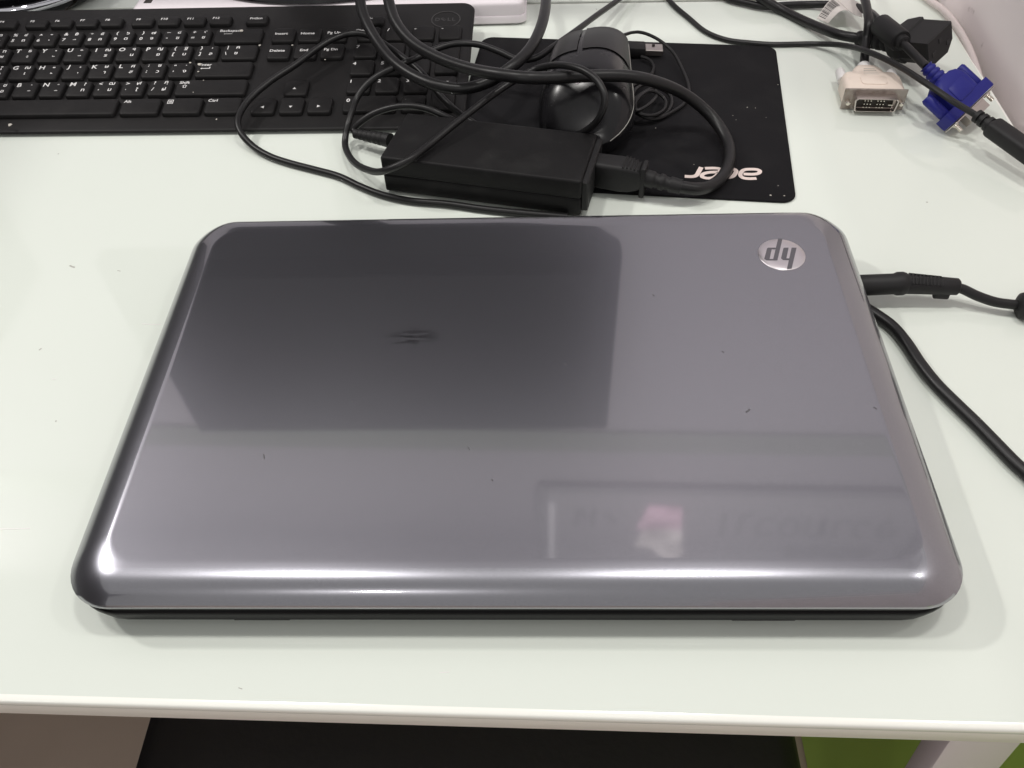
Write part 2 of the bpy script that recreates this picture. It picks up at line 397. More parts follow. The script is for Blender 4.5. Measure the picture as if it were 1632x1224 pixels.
# base: rounded black body with a softly tucked lower edge
base = part('base', loft([lring(.0022, 0, .0245, flat=.0066), lring(.0008, 0, .0230, flat=.0074),
      lring(.0004, -.0066, .0205), lring(.0006, -.0050, .0200), lring(.0012, -.0042, .0196)]), M['base'], lp, world=True, sharp=40)
part('bottom_tray', loft([lring(.0060, 0, .032, flat=.0036), lring(.0036, 0, .031, flat=.0040), lring(.0024, 0, .029, flat=.0052), lring(.0016, 0, .026, flat=.0066), lring(.0014, 0, .0250, flat=.0072)]), M['basem'], lp, world=True, sharp=40)
for x0, x1 in ((-.1065, -.0845), (.0845, .1085)):                     # dark sockets on the lower front lip
    part('front_slot', box(x1 - x0, .0006, .0018, ((x0 + x1) / 2, .00200, .0056), .0003, 1), M['rubber'], lp, world=True)
for sx in (-1, 1):
    for yy in (.03, .195):
        part('rubber_foot', box(.028, .009, .0046, (sx * .125, yy, .0023), .001, 1), M['rubber'], lp, world=True)
for sx in (-1, 1):
    part('hinge_cover', spin([(-.026, .0052), (-.0255, .0058), (.0255, .0058), (.026, .0052)], (sx * .115, LD - .0085, .0135), (1, 0, 0), 16), M['basem'], lp, world=True)
# round badge with its letters, read upside down from the front
def lidz(y, e): return rimz(y) + AH + e
def lp_at(u, v):                                                       # a point on the lid's flat top
    z = .03
    for _ in range(5):
        p = at(u, v, z); z = lidz(p.y, 0)
    return p
bc = lp_at(1245.6, 405.8)
br = (lp_at(1283.5, 407.5) - lp_at(1207.8, 403.5)).length / 2
n = 48
def bring(r, e): return [(bc.x + r * math.cos(2 * math.pi * k / n), bc.y + r * math.sin(2 * math.pi * k / n), lidz(bc.y + r * math.sin(2 * math.pi * k / n), e)) for k in range(n)]
badge = part('badge', loft([bring(br, -.0004), bring(br, .00012), bring(br - .0003, .0003), bring(br * .6, .00033)]), M['silver'], lp, world=True, sharp=60)
badge['label'] = 'round silver badge with the letters hp upside down'
def bpoly(pts):
    P = [lp_at(1190 + x / 13.6, 360 + y / 13.6) for x, y in pts]
    return loft([[(p.x, p.y, lidz(p.y, .0001)) for p in P], [(p.x, p.y, lidz(p.y, .00055)) for p in P]])
for pts_list in (
        [[(677, 292), (773, 294), (664, 756), (566, 756)], [(438, 505), (462, 490), (545, 490), (541, 512), (493, 737), (490, 756), (430, 756), (378, 728)],
         [(545, 490), (627, 490), (621, 516), (541, 516)], [(493, 735), (571, 735), (566, 756), (488, 756)]],
        [[(790, 505), (815, 490), (905, 490), (856, 722), (850, 750), (782, 748), (742, 716)], [(856, 722), (925, 722), (918, 750), (850, 750)],
         [(970, 490), (1078, 490), (972, 938), (868, 950)]]):
    part('letter', join(*[bpoly(q) for q in pts_list]), M['badge'], badge, world=True, sharp=None, root=lp)
# small scuffs on the lid
for (u, v, du, dv, w) in ((1189, 657, 6, -5, .0008), (420, 724, 1, 8, .0005), (783, 764, 2, 3, .0006), (1392, 649, 5, 3, .0006), (335, 913, 12, 4, .0004), (745, 712, 3, 5, .0004),
                          (1261, 914, 2, 12, .0006), (1085, 893, 8, 5, .0005), (1040, 470, 3, 2, .0004), (1150, 560, 4, 2, .0004), (900, 580, 2, 3, .0003), (560, 640, 3, 2, .0003)):
    a_ = lp_at(u, v); b_ = lp_at(u + du, v + dv)
    if a_.y < .016: continue
    V, F = ribbon([(a_.x, a_.y), ((a_.x + b_.x) / 2 + .0002, (a_.y + b_.y) / 2), (b_.x, b_.y)], w, 0, 1)
    V = [(x, y, lidz(y, .00006 if z > .5 else -.0002)) for x, y, z in V]
    part('scuff', (V, F), M['lidmark'], lid, world=True, sharp=None, root=lp)

# ------------------------------------------------------------------ text helper (one evaluation for all strings)
TXT = {}
def want(s): TXT.setdefault(s, None)
def bake_text():
    objs = {}
    for s in TXT:
        c = bpy.data.curves.new('t', 'FONT'); c.body = s; c.size = 1.0; c.resolution_u = 2; c.offset = .018
        c.align_x = 'CENTER'; c.align_y = 'CENTER'
        o = bpy.data.objects.new('t', c); COL.objects.link(o); objs[s] = o
    dg = bpy.context.evaluated_depsgraph_get(); dg.update()
    for s, o in objs.items():
        me = o.evaluated_get(dg).to_mesh()
        V = [v.co.copy() for v in me.vertices]; F = [list(q.vertices) for q in me.polygons]
        if V:                                                          # centre on its own box
            x0 = min(v.x for v in V); x1 = max(v.x for v in V); y0 = min(v.y for v in V); y1 = max(v.y for v in V)
            V = [Vector((v.x - (x0 + x1) / 2, v.y - (y0 + y1) / 2, 0)) for v in V]
        TXT[s] = (V, F); o.to_mesh_clear()
    for o in objs.values():
        c = o.data; bpy.data.objects.remove(o); bpy.data.curves.remove(c)

# ------------------------------------------------------------------ keyboard
U = .01905
KM = Matrix.Translation(Vector((-.3226494, .4322703, .0180676))) @ Matrix.Rotation(-.0163534, 4, 'Z') @ Matrix.Rotation(.1377066, 4, 'X')
kb = thing('keyboard', 'black full size keyboard with white Latin and Thai legends', 'keyboard', KM.translation, KM.to_3x3())
def kx(x): return (x - 8) * U
def ky(y): return y * U
BX0, BX1, BY0, BY1 = kx(-.55), kx(23.12), ky(-4.36), ky(2.90)
def kring(ins, z, r, zf=None):
    pts = []
    for x, y in rrect(BX0 + ins, BX1 - ins, BY0 + ins, BY1 - ins, r, 6):
        t = (y - BY0) / (BY1 - BY0)
        pts.append((x, y, z if zf is None else zf[0] * (1 - t) + zf[1] * t))
    return pts
ZB = -.0031
part('case', loft([kring(.004, 0, .007, (-.0050, -.0120)), kring(.0008, 0, .009, (-.0046, -.0105)), kring(0, ZB - .0012, .0095), kring(.0006, ZB - .0003, .0092), kring(.0018, ZB, .0088)]), M['kbody'], kb, sharp=50)
for fx in (1.5, 21.0):                                                 # flip out feet under the back edge
    part('tilt_foot', box(.022, .004, .020, (kx(fx), ky(2.2), -.0205), .001, 1), M['kbody'], kb)
LET = {'Q': ('๐', 'ๆ'), 'W': ('"', 'ไ'), 'E': ('ฎ', 'ำ'), 'R': ('ฑ', 'พ'), 'T': ('ธ', 'ะ'), 'Y': ('ํ', 'ั'), 'U': ('๊', 'ี'), 'I': ('ณ', 'ร'), 'O': ('ฯ', 'น'), 'P': ('ญ', 'ย'),
       'A': ('ฤ', 'ฟ'), 'S': ('ฆ', 'ห'), 'D': ('ฏ', 'ก'), 'F': ('โ', 'ด'), 'G': ('ฌ', 'เ'), 'H': ('็', '้'), 'J': ('๋', '่'), 'K': ('ษ', 'า'), 'L': ('ศ', 'ส'),
       'Z': ('(', 'ผ'), 'X': (')', 'ป'), 'C': ('ฉ', 'แ'), 'V': ('ฮ', 'อ'), 'B': ('ฺ', 'ิ'), 'N': ('์', 'ื'), 'M': ('?', 'ท')}
KEYS = []   # x centre, y centre, width, height (all in key units), list of (string, dx, dy, cap height in m)
S0 = .0039; S1 = .0032
OFF = .28
def four(a, b, c, d): return [(s, x, y, S1) for s, x, y in ((a, -.24, .25), (b, -.24, -.09), (c, .17, .25), (d, .17, -.09)) if s]
def letk(ch, x, y): return [(ch, -.27, .24, S0), (LET[ch][0], .18, .24, S1), (LET[ch][1], .18, -.09, S1)]
W1 = .86
num = [('~', '`', '%', '_'), ('!', '1', '+', 'ๅ'), ('@', '2', '๑', '/'), ('#', '3', '๒', '-'), ('$', '4', '๓', 'ภ'), ('%', '5', '๔', 'ถ'), ('^', '6', 'ู', 'ุ'), ('&', '7', '฿', 'ึ'),
       ('*', '8', '๕', 'ค'), ('(', '9', '๖', 'ต'), (')', '0', '๗', 'จ'), ('_', '-', '๘', 'ข'), ('+', '=', '๙', 'ช')]
for i, f in enumerate(num): KEYS.append((.5 + i + OFF, .78, W1, W1, four(*f)))
def span(x0, x1): return ((x0 + x1) / 2, x1 - x0)
def addspan(x0, x1, y, leg): c, w = span(x0, x1); KEYS.append((c, y, w, W1, [(s, x - c, dy, h) for s, x, dy, h in leg]))
addspan(13.36, 15.19, .78, [('Backspace', 13.95, .27, .0026), ('arrow_left', 13.80, .10, .0012)])
for i, c in enumerate('QWERTYUIOP'): KEYS.append((2 + i + OFF, -.22, W1, W1, letk(c, 0, 0)))
KEYS.append((12 + OFF, -.22, W1, W1, four('{', '[', 'ฐ', 'บ'))); KEYS.append((13 + OFF, -.22, W1, W1, four('}', ']', ',', 'ล')))
addspan(13.86, 15.19, -.22, [('|', 14.04, .26, S1), ('\\', 14.02, -.08, S1), ('ฅ', 14.42, .26, S1), ('ฃ', 14.40, -.08, S1)])
addspan(.35, 1.71, -.22, [('Tab', .75, .2, .0026)])
for i, c in enumerate('ASDFGHJKL'): KEYS.append((2.25 + i + OFF, -1.22, W1, W1, letk(c, 0, 0)))
KEYS.append((11.25 + OFF, -1.22, W1, W1, four(':', ';', 'ซ', 'ว'))); KEYS.append((12.25 + OFF, -1.22, W1, W1, four('"', "'", '.', 'ง')))
addspan(13.10, 15.19, -1.22, [('Enter', 13.42, .26, .0026), ('arrow_ret', 13.45, .08, .0022)])
addspan(.35, 1.96, -1.22, [('Caps Lock', 1.0, .2, .0026)])
for i, c in enumerate('ZXCVBNM'): KEYS.append((2.75 + i + OFF, -2.22, W1, W1, letk(c, 0, 0)))
KEYS.append((9.75 + OFF, -2.22, W1, W1, four('<', ',', 'ฒ', 'ม'))); KEYS.append((10.75 + OFF, -2.22, W1, W1, four('>', '.', 'ฬ', 'ใ'))); KEYS.append((11.75 + OFF, -2.22, W1, W1, four('?', '/', 'ฦ', 'ฝ')))
addspan(12.60, 15.19, -2.22, [('Shift', 12.88, .26, .0026), ('arrow_shift', 12.92, .06, .0034)])
addspan(.35, 2.46, -2.22, [('Shift', .8, .2, .0026)])
addspan(4.35, 10.72, -3.22, [])
addspan(10.86, 12.28, -3.22, [('Alt', 11.06, .25, .0026)]); addspan(12.40, 13.78, -3.22, [('menu', 12.62, .20, .0036)]); addspan(13.90, 15.19, -3.22, [('Ctrl', 14.14, .25, .0026)])
addspan(.35, 1.65, -3.22, [('Ctrl', .7, .2, .0026)]); addspan(1.79, 2.90, -3.22, []); addspan(3.04, 4.22, -3.22, [('Alt', 3.3, .2, .0026)])
for i in range(12):
    x = (1.72 + i + .0 if i < 4 else 6.08 + (i - 4) * 1.0 if i < 8 else 10.30 + (i - 8) * 1.02)
    if i < 4: x = 4.86 - (3 - i) * 1.0
    KEYS.append((x, 1.80, W1, .56, [('F%d' % (i + 1), -.18, .10, .0023)]))
KEYS.append((.78, 1.80, W1, .56, [('Esc', -.15, .08, .0023)]))
KEYS.append((14.78, 1.80, W1, .56, [('PrtScn', -.02, .03, .0023)]))
for i, (a, b) in enumerate((('Insert', 'Delete'), ('Home', 'End'), ('Pg Up', 'Pg Dn'))):
    KEYS.append((16.0 + i, .78, W1, W1, [(a, -.08, .06, .0026)])); KEYS.append((16.0 + i, -.22, W1, W1, [(b, -.06, .04, .0026)]))
KEYS.append((17.0, -2.30, W1, W1, [('tri_up', -.05, -.06, .0022)]))
for i, s in enumerate(('tri_left', 'tri_down', 'tri_right')): KEYS.append((16.0 + i, -3.26, W1, W1, [(s, -.02, -.1, .0022)]))
for r_, row in enumerate((('Clear', '/', '*', '-'), ('7', '8', '9'), ('4', '5', '6'), ('1', '2', '3'))):
    for c_, s in enumerate(row):
        KEYS.append((19.24 + c_ * 1.02, .78 - r_, W1, W1, [(s, -.30, .20, .0031 if len(s) == 1 else .0023)]))
KEYS.append((22.30, -.70, W1, 1.84, [])); KEYS.append((22.30, -2.70, W1, 1.84, [('Enter', -.08, .58, .0025)]))
KEYS.append((19.75, -3.22, 1.88, W1, [('0', -.77, .16, .0034)])); KEYS.append((21.28, -3.22, W1, W1, [('.', -.27, .16, .0012)]))
KEYS.append((19.30, 1.62, W1, .50, [('calc', -.1, .1, .0025)]))
SHAPES = {'arrow_left': [[(-1.6, .0), (-1.2, .5), (-1.2, .15), (3.5, .15), (3.5, -.15), (-1.2, -.15), (-1.2, -.5)]],
          'arrow_ret': [[(-1.6, -.3), (-1.1, .1), (-1.1, -.15), (1.2, -.15), (1.2, .5), (1.5, .5), (1.5, -.45), (-1.1, -.45), (-1.1, -.7)]],
          'arrow_shift': [[(0, .5), (-.55, .0), (-.3, .0), (-.3, -.5), (-.18, -.5), (-.18, .12), (-.25, .12), (0, .33)], [(0, .5), (.55, .0), (.3, .0), (.3, -.5), (.18, -.5), (.18, .12), (.25, .12), (0, .33)], [(-.18, -.5), (.18, -.5), (.18, -.38), (-.18, -.38)]],
          'menu': [[(-.55, .55), (.55, .55), (.55, .42), (-.55, .42)], [(-.55, -.55), (.55, -.55), (.55, -.42), (-.55, -.42)], [(-.55, -.42), (-.42, -.42), (-.42, .42), (-.55, .42)], [(.42, -.42), (.55, -.42), (.55, .42), (.42, .42)],
                   [(-.3, .12), (.3, .12), (.3, .24), (-.3, .24)], [(-.3, -.24), (.3, -.24), (.3, -.12), (-.3, -.12)], [(-.3, -.05), (.3, -.05), (.3, .05), (-.3, .05)]],
          'tri_up': [[(-.55, -.4), (.55, -.4), (0, .5)]], 'tri_down': [[(-.55, .4), (0, -.5), (.55, .4)]], 'tri_left': [[(.5, .55), (-.5, 0), (.5, -.55)]], 'tri_right': [[(-.5, .55), (-.5, -.55), (.5, 0)]],
          'calc': [[(-.5, .5), (-.3, .5), (.1, -.1), (-.1, -.1)], [(.1, -.1), (.6, .1), (.6, -.1), (.1, -.3)]]}
for k in KEYS:
    for s, *_ in k[4]:
        if s not in SHAPES: want(s)
bake_text()
KEYMESH = {}
def key_mesh(w, h):
    kk = (round(w, 3), round(h, 3))
    if kk not in KEYMESH:
        hx, hy = w * U / 2, h * U / 2
        def rg(i, z, r): return [(x, y, z) for x, y in rrect(-hx + i, hx - i, -hy + i, hy - i, r, 3)]
        KEYMESH[kk] = mkmesh('key', loft([rg(0, ZB - .0004, .0022), rg(.0002, -.0010, .0022), rg(.0006, -.0002, .0026), rg(.0013, .0, .0018)]), M['key'], 40)
    return KEYMESH[kk]
for x, y, w, h, leg in KEYS:
    me = key_mesh(w, h)
    k = bpy.data.objects.new('key', me); COL.objects.link(k); k.parent = kb
    k.location = (kx(x), ky(y), random.uniform(-.00015, .0001))
    vfs = []
    for s, dx, dy, hh in leg:
        if s in SHAPES:
            for poly in SHAPES[s]:
                V = [Vector((px * hh + dx * U, py * hh + dy * U, .00006)) for px, py in poly]; vfs.append((V, [list(range(len(V)))]))
        else:
            V, F = TXT[s]
            sc = hh / .72
            vfs.append(([Vector((v.x * sc * 1.12 + dx * U, v.y * sc + dy * U, .00006)) for v in V], F))
    if vfs: part('legend', join(*vfs), M['legend'], k, sharp=None)
# maker's mark pressed into the top right corner: a ring and four letters
lc = Vector((kx(22.05), ky(1.80), ZB))
nn = 40
def lring2(r, z): return [(lc.x + r * .0107 * math.cos(2 * math.pi * k / nn), lc.y + r * .0098 * math.sin(2 * math.pi * k / nn), ZB + z) for k in range(nn)]
M['emboss'] = mat('embossed plastic', (.040, .038, .038), .35)
emb = part('emblem', loft([lring2(1.0, -.0002), lring2(1.0, .00025), lring2(.93, .00025), lring2(.93, -.0002)], False, False), M['emboss'], kb, sharp=60)
TXT.clear()
for s in ('D', 'E', 'L'): want(s)
bake_text()
for s, dx, ro in (('D', -.0060, 0), ('E', -.0018, 42), ('L', .0025, 0), ('L', .0058, 0)):
    V, F = TXT[s]; a = R(ro)
    V = [Vector((lc.x + dx + (v.x * math.cos(a) - v.y * math.sin(a)) * .0052, lc.y + (v.x * math.sin(a) + v.y * math.cos(a)) * .0052, ZB + .00012)) for v in V]
    part('letter', (V, F), M['emboss'], emb, sharp=None)
# crumbs lying between the keys
for (u, v, s) in ((385, 49, 3.2), (318, 103, 3.6), (303, 100, 2.0), (316, 114, 1.6), (414, 72, 2.0), (466, 72, 1.8), (345, 190, 1.4), (518, 95, 1.2), (16, 199, 3.0), (324, 128, 1.0), (308, 147, 1.0)):
    inv = KM.inverted(); o_ = inv @ CAM; d_ = inv.to_3x3() @ (at(u, v, 0) - CAM); t_ = (.0006 - o_.z) / d_.z; p_ = o_ + d_ * t_
    s *= .00042
    bm = bmesh.new(); bmesh.ops.create_icosphere(bm, subdivisions=1, radius=s)
    for q in bm.verts: q.co = Vector((q.co.x * random.uniform(.7, 1.4), q.co.y * random.uniform(.7, 1.4), q.co.z * .4)) + p_
    part('dust_speck', bm_out(bm), M['dust'], kb)

# ------------------------------------------------------------------ mouse pad
pa, pb, pc = at(770, 58, .0016), at(1233, 68, .0016), at(1257, 314, .0016)
ex = (pb - pa); exn = ex.normalized(); PW = ex.length + .001
eyn = Vector((-exn.y, exn.x, 0))
PM = Matrix.Rotation(math.atan2(-.0215, .2118), 3, 'Z')
ang = math.atan2(exn.y, exn.x) - R(1.2)
pd = thing('mouse_pad', 'black cloth mouse pad with a pale acer print upside down', 'mouse pad', (pa.x, pa.y, 0), Matrix.Rotation(ang, 3, 'Z'))
PADH = (pb - pc).length
def pring(i, z): return [(x, y, z) for x, y in rrect(0 + i, PW - i, -PADH + i, 0 - i, .0085 - i, 6)]
part('cloth', loft([pring(.0004, .0002), pring(0, .0006), pring(0, .0012), pring(.0006, .0016)]), M['pad'], pd, sharp=60)
def pp(x, y): p = at(1060 + x / 8.16, 240 + y / 8.16, .0016); return (p.x, p.y)
def padletter(strokes):
    out = []
    for pts, w in strokes:
        P = catmull([(*pp(x, y), 0) for x, y in pts], 4)
        out.append(ribbon([(p.x, p.y) for p in P], w, .0015, .00175))
    return join(*out)
wq = .00128
for st in ([([(1188, 364), (1080, 366), (1010, 354), (978, 322), (995, 275), (1035, 250), (1120, 244), (1200, 250), (1232, 268), (1215, 296), (1150, 309), (1020, 306)], wq * 2.0)],
           [([(740, 238), (880, 240), (922, 262), (912, 300), (868, 342), (740, 357)], wq * 2.1)],
           [([(518, 232), (640, 230), (705, 238), (712, 262), (678, 315), (620, 354), (540, 360), (480, 340), (492, 308), (560, 287), (680, 280)], wq * 2.0)],
           [([(470, 218), (440, 272), (405, 325), (350, 340), (255, 336)], wq * 2.2)]):
    part('letter', padletter(st), M['padprint'], pd, world=True, sharp=None)
for (u, v, s) in ((1191, 171, 3), (1204, 172, 2), (1168, 184, 2), (1045, 204, 2.2), (1106, 262, 2), (1228, 311, 4), (1250, 312, 3), (1240, 296, 2), (1173, 191, 1.5), (1221, 187, 1.5), (1095, 150, 1.2), (1240, 135, 2)):
    p = at(u, v, .0017); bm = bmesh.new(); bmesh.ops.create_icosphere(bm, subdivisions=1, radius=s * .00015)
    for q in bm.verts: q.co = Vector((q.co.x * random.uniform(.6, 1.5), q.co.y * random.uniform(.6, 1.5), q.co.z * .3)) + p
    part('dust_speck', bm_out(bm), M['dust'], pd, world=True)

# ------------------------------------------------------------------ mouse, front end propped up on its coiled lead
ms = thing('computer_mouse', 'black mouse tilted on the mouse pad under the cables', 'mouse', (.0425, .3075, .0050),
           (Matrix.Rotation(R(-4), 3, 'Z') @ Matrix.Rotation(R(4), 3, 'X') @ Matrix.Rotation(R(-13), 3, 'Y')))
ML = .100
def mw(t): return .0305 * (1 - max(0, (.30 - t) / .30) ** 2.3) ** .5 * (1 - .13 * max(0, (t - .35) / .65)) if t > 0 else 0
def mh(t):
    b = .0375 * (math.sin(math.pi * min(1, .5 * (t / .42) if t < .42 else .5 + .5 * (t - .42) / .98)) ** .75)
    return b
def mouse_pt(t, ph, off=0.0, base=.006):
    w = max(mw(t), .0008) + off; h = max(mh(t) - base, .0008) + off
    c, s = math.cos(ph), math.sin(ph)
    x = w * math.copysign(abs(c) ** .75, c); z = base + h * abs(s) ** .85
    y = ML * t + (.0012 if t > .99 else 0)
    return Vector((x, y, z))
NT, NP = 26, 22
def patch(t0, t1, p0, p1, off, nt=NT, np_=NP):
    V, F = [], []
    for i in range(nt + 1):
        for j in range(np_ + 1):
            V.append(mouse_pt(t0 + (t1 - t0) * i / nt, p0 + (p1 - p0) * j / np_, off))
    for i in range(nt):
        for j in range(np_):
            a = i * (np_ + 1) + j; F.append([a, a + np_ + 1, a + np_ + 2, a + 1])
    return V, F
def shell():
    rings = []
    for i in range(NT + 1):
        t = i / NT
        t = t ** 1.3
        ring = [mouse_pt(t, math.pi * j / NP) for j in range(NP + 1)]
        w = max(mw(t), .0008)
        ring += [Vector((-w, ML * t, .006)), Vector((-w * .93, ML * t, .0)), Vector((w * .93, ML * t, .0)), Vector((w, ML * t, .006))]
        rings.append(ring[::-1])
    return loft(rings)
part('shell', shell(), M['mouse'], ms, sharp=45)
bl = part('button', patch(.60, 1.0, math.pi / 2 + .02, math.pi - .28, .0007, 14, 10), M['mousem'], ms, sharp=60)
brn = part('button', patch(.60, 1.0, .28, math.pi / 2 - .02, .0007, 14, 10), M['mousem'], ms, sharp=60)
part('side_seam', tube([mouse_pt(t / 30, .20, .0004) for t in range(1, 30)], .00025, 6), M['scuff'], ms)
lg = []
for pts, w in (([(-.004, .0005), (-.0045, .003), (-.003, .0055), (-.0008, .0066)], .0014), ([(.0005, .0016), (.0022, .0022), (.0026, .004), (.0012, .0045)], .0011), ([(-.0038, 0), (-.002, -.0018), (.0005, -.0012)], .0012)):
    Pm = catmull([(x, y, 0) for x, y in pts], 4); V, F = ribbon([(p.x, p.y) for p in Pm], w, 0, 1)
    VV = []
    for x, y, z in V:
        t = (.030 + y) / ML; w_ = max(mw(t), .001)
        ph = math.acos(max(-1, min(1, math.copysign(abs((x + .001) / w_) ** (1 / .75), x + .001))))
        VV.append(mouse_pt(t, ph, .0003 if z > .5 else -.0002))
    lg.append((VV, F))
part('logo', join(*lg), M['mouselogo'], ms, sharp=None)
# its lead: out of the nose, round in a bundle, usb plug lying on the pad
P0 = ROOTS[ms.name] @ Vector((.006, ML, .012))
lead = [P0, at(1015, 51, .018), at(1040, 58, .015), at(1068, 78, .010), at(1088, 112, .006), at(1098, 142, .004), at(1092, 163, .0035), at(1072, 178, .0035)]
b1 = [(1040, 190, .005), (1015, 180, .008), (1008, 165, .010), (1025, 148, .010), (1048, 140, .008), (1066, 150, .005), (1070, 168, .004), (1052, 186, .004), (1026, 186, .006), (1012, 170, .012), (1022, 152, .013),
      (1040, 145, .011), (1058, 156, .007), (1060, 172, .006), (1040, 184, .008), (1018, 180, .010), (1006, 160, .012), (1016, 140, .011), (1036, 134, .008), (1046, 148, .008), (1036, 165, .011), (1014, 176, .012),
      (1000, 160, .012), (1004, 140, .010), (1024, 130, .007), (1038, 118, .005), (1041, 105, .004), (1034, 95, .0045), (1022, 90, .005)]
part('lead', tube(catmull(lead + [at(*q) for q in b1], 6), .00115, 8), M['cordthin'], ms, world=True)
ua, ub = at(1004, 78, .0065), at(1056, 80, .0055)
um = frame(ua, ub - ua, Vector((0, 1, 0)))
ul = (ub - ua).length
part('plug_grip', xf(box(.0135, .0115, .0072, (.0040, 0, 0), .0012, 2), um), M['rubber'], ms, world=True)
um2 = part('plug_shell', xf(box(.0125, .0098, .0042, (.0168, 0, 0), .0004, 1), um), M['steel'], ms, world=True)
part('plug_hole', xf(box(.002, .0018, .0006, (.0165, .002, .0025), 0), um), M['dark'], um2, world=True, root=ms)

# ------------------------------------------------------------------ power adapter, its mains cord and its low voltage lead
fl, fr, brr = Vector((-.0803, .2810, 0)), Vector((.0400, .2522, 0)), Vector((.0491, .3005, 0))
axx = (fr - fl); AL = axx.length; AWd = .0490
aang = math.atan2(axx.y, axx.x)
ad = thing('power_adapter', 'black laptop power adapter lying across the mouse pad corner', 'power adapter', (fl.x, fl.y, .0017), Matrix.Rotation(aang, 3, 'Z'))
part('case_top', box(AL - .004, AWd, .0125, (AL / 2 - .002, AWd / 2, .0178), .0016, 3), M['brick'], ad)
part('case_bottom', box(AL - .0044, AWd - .0005, .0118, (AL / 2 - .002, AWd / 2, .0059), .0014, 3), M['brick'], ad)
part('inlet_frame', box(.0040, AWd - .004, .020, (AL - .0025, AWd / 2, .0125), .0008, 1), M['rubber'], ad)
# strain relief and low voltage lead
s0 = at(622, 224, .0120); s1 = at(566, 213, .0095)
lead = thing('adapter_lead', 'thin black lead looping from the left end of the adapter over the keyboard', 'cable', at(566, 213, 0))
sd = (s1 - s0); prof = []
for k in range(0, 45):
    t = k / 44; rr = .0046 * (1 - t) + .0030 * t
    if .1 < t < .92 and (k % 6) in (3, 4): rr *= .80
    prof.append((sd.length * t, rr))
part('strain_relief', spin(prof, s0, sd, 16), M['rubber'], lead, world=True, sharp=60)
dpath = [(570, 214, .0095), (564, 207, .0100), (572, 197, .0135), (598, 180, .0200), (640, 169, .0255), (680, 173, .0265), (712, 187, .022), (745, 203, .012), (800, 214, .006), (860, 218, .006), (905, 217, .012),
         (934, 208, .026), (956, 186, .040), (964, 158, .050), (955, 133, .0555), (935, 115, .0580), (905, 105, .0560), (875, 105, .0490), (850, 112, .0430), (822, 127, .0400), (790, 148, .0365), (758, 172, .0335), (722, 200, .0315),
         (684, 231, .0292), (648, 257, .0285), (620, 270, .0240), (602, 274, .0190), (584, 270, .0140), (567, 261, .0095), (555, 246, .0060), (550, 230, .0052), (551, 215, .0080), (555, 197, .0125), (561, 178, .0160),
         (568, 158, .0190), (582, 138, .0240), (602, 121, .0285), (632, 106, .0315), (663, 93, .0325), (690, 80, .0335), (725, 70, .0345), (762, 71, .0345), (797, 83, .0325), (825, 95, .0300), (852, 93, .0300), (882, 74, .0290), (915, 51, .0260),
         (950, 25, .0190), (985, 0, .0110), (1015, -25, .0060), (1050, -60, .0030)]
part('wire', cable(dpath, .0021, 12), M['cord'], lead, world=True)

pc_ = thing('mains_cord', 'thick black mains cord plugged into the right end of the adapter', 'power cord', at(990, 280, 0))
p0, p1, p2 = at(949, 271, .0135), at(1026, 283, .0135), at(1086, 298, .0115)
pm = frame(p0, p1 - p0, Vector((-.2, 1, 0))); L1 = (p1 - p0).length
rings = []
for t, wy, wz in ((0, .0062, .0080), (.02, .0066, .0085), (.5, .0070, .0087), (.72, .0066, .0084), (.9, .0056, .0070), (1.0, .0046, .0058), (1.02, .0040, .0048)):
    rings.append([pm @ Vector((L1 * t, y, z)) for y, z in rrect(-wy, wy, -wz, wz, .0024, 3)])
plug = part('plug', loft(rings), M['rubber'], pc_, world=True, sharp=40)
for k in range(5):
    t = .60 + .075 * k; wz = .0087 - .0016 * (k / 4) ** 2; wy = .0070 - .0014 * (k / 4) ** 1.5
    part('grip_rib', xf(box(.0011, wy * 2 - .002, .0012, (L1 * t, 0, wz - .0001), .0003, 1), pm), M['black'], plug, world=True, root=pc_)
part('collar', xf(box(.0030, .0105, .0200, (L1 * 1.0, 0, -.0012), .0010, 2), pm), M['rubber'], plug, world=True, root=pc_)
sd = p2 - p1; prof = []
for k in range(0, 31):
    t = k / 30; rr = .0052 * (1 - t) + .0043 * t
    if (.28 < t < .42) or (.56 < t < .70): rr *= .84
    prof.append((sd.length * t, rr))
part('strain_relief', spin(prof, p1, sd, 18), M['rubber'], pc_, world=True, sharp=60)
apath = [(1080, 297, .0118), (1110, 301, .0095), (1133, 296, .0070), (1152, 281, .0058), (1163, 253, .0060), (1157, 220, .0080), (1132, 184, .0140), (1095, 153, .0250), (1052, 133, .0370), (1005, 122, .0450), (940, 121, .0480),
         (880, 124, .0505), (840, 124, .0525), (797, 119, .0520), (746, 109, .0480), (694, 90, .0450), (654, 65, .0450), (630, 34, .0490), (619, 0, .0550), (612, -35, .0600), (602, -62, .0620), (588, -60, .0600), (577, -34, .0540), (574, 0, .0470),
         (583, 34, .0410), (603, 69, .0355), (629, 100, .0330), (663, 123, .0315), (700, 137, .0310), (740, 141, .0310), (780, 130, .0345), (812, 109, .0400), (840, 84, .0420), (859, 51, .0420), (869, 14, .0400), (869, -20, .0350), (860, -60, .026), (850, -110, .012), (845, -170, .0045)]
part('wire', cable(apath, .00365, 14), M['cord'], pc_, world=True)

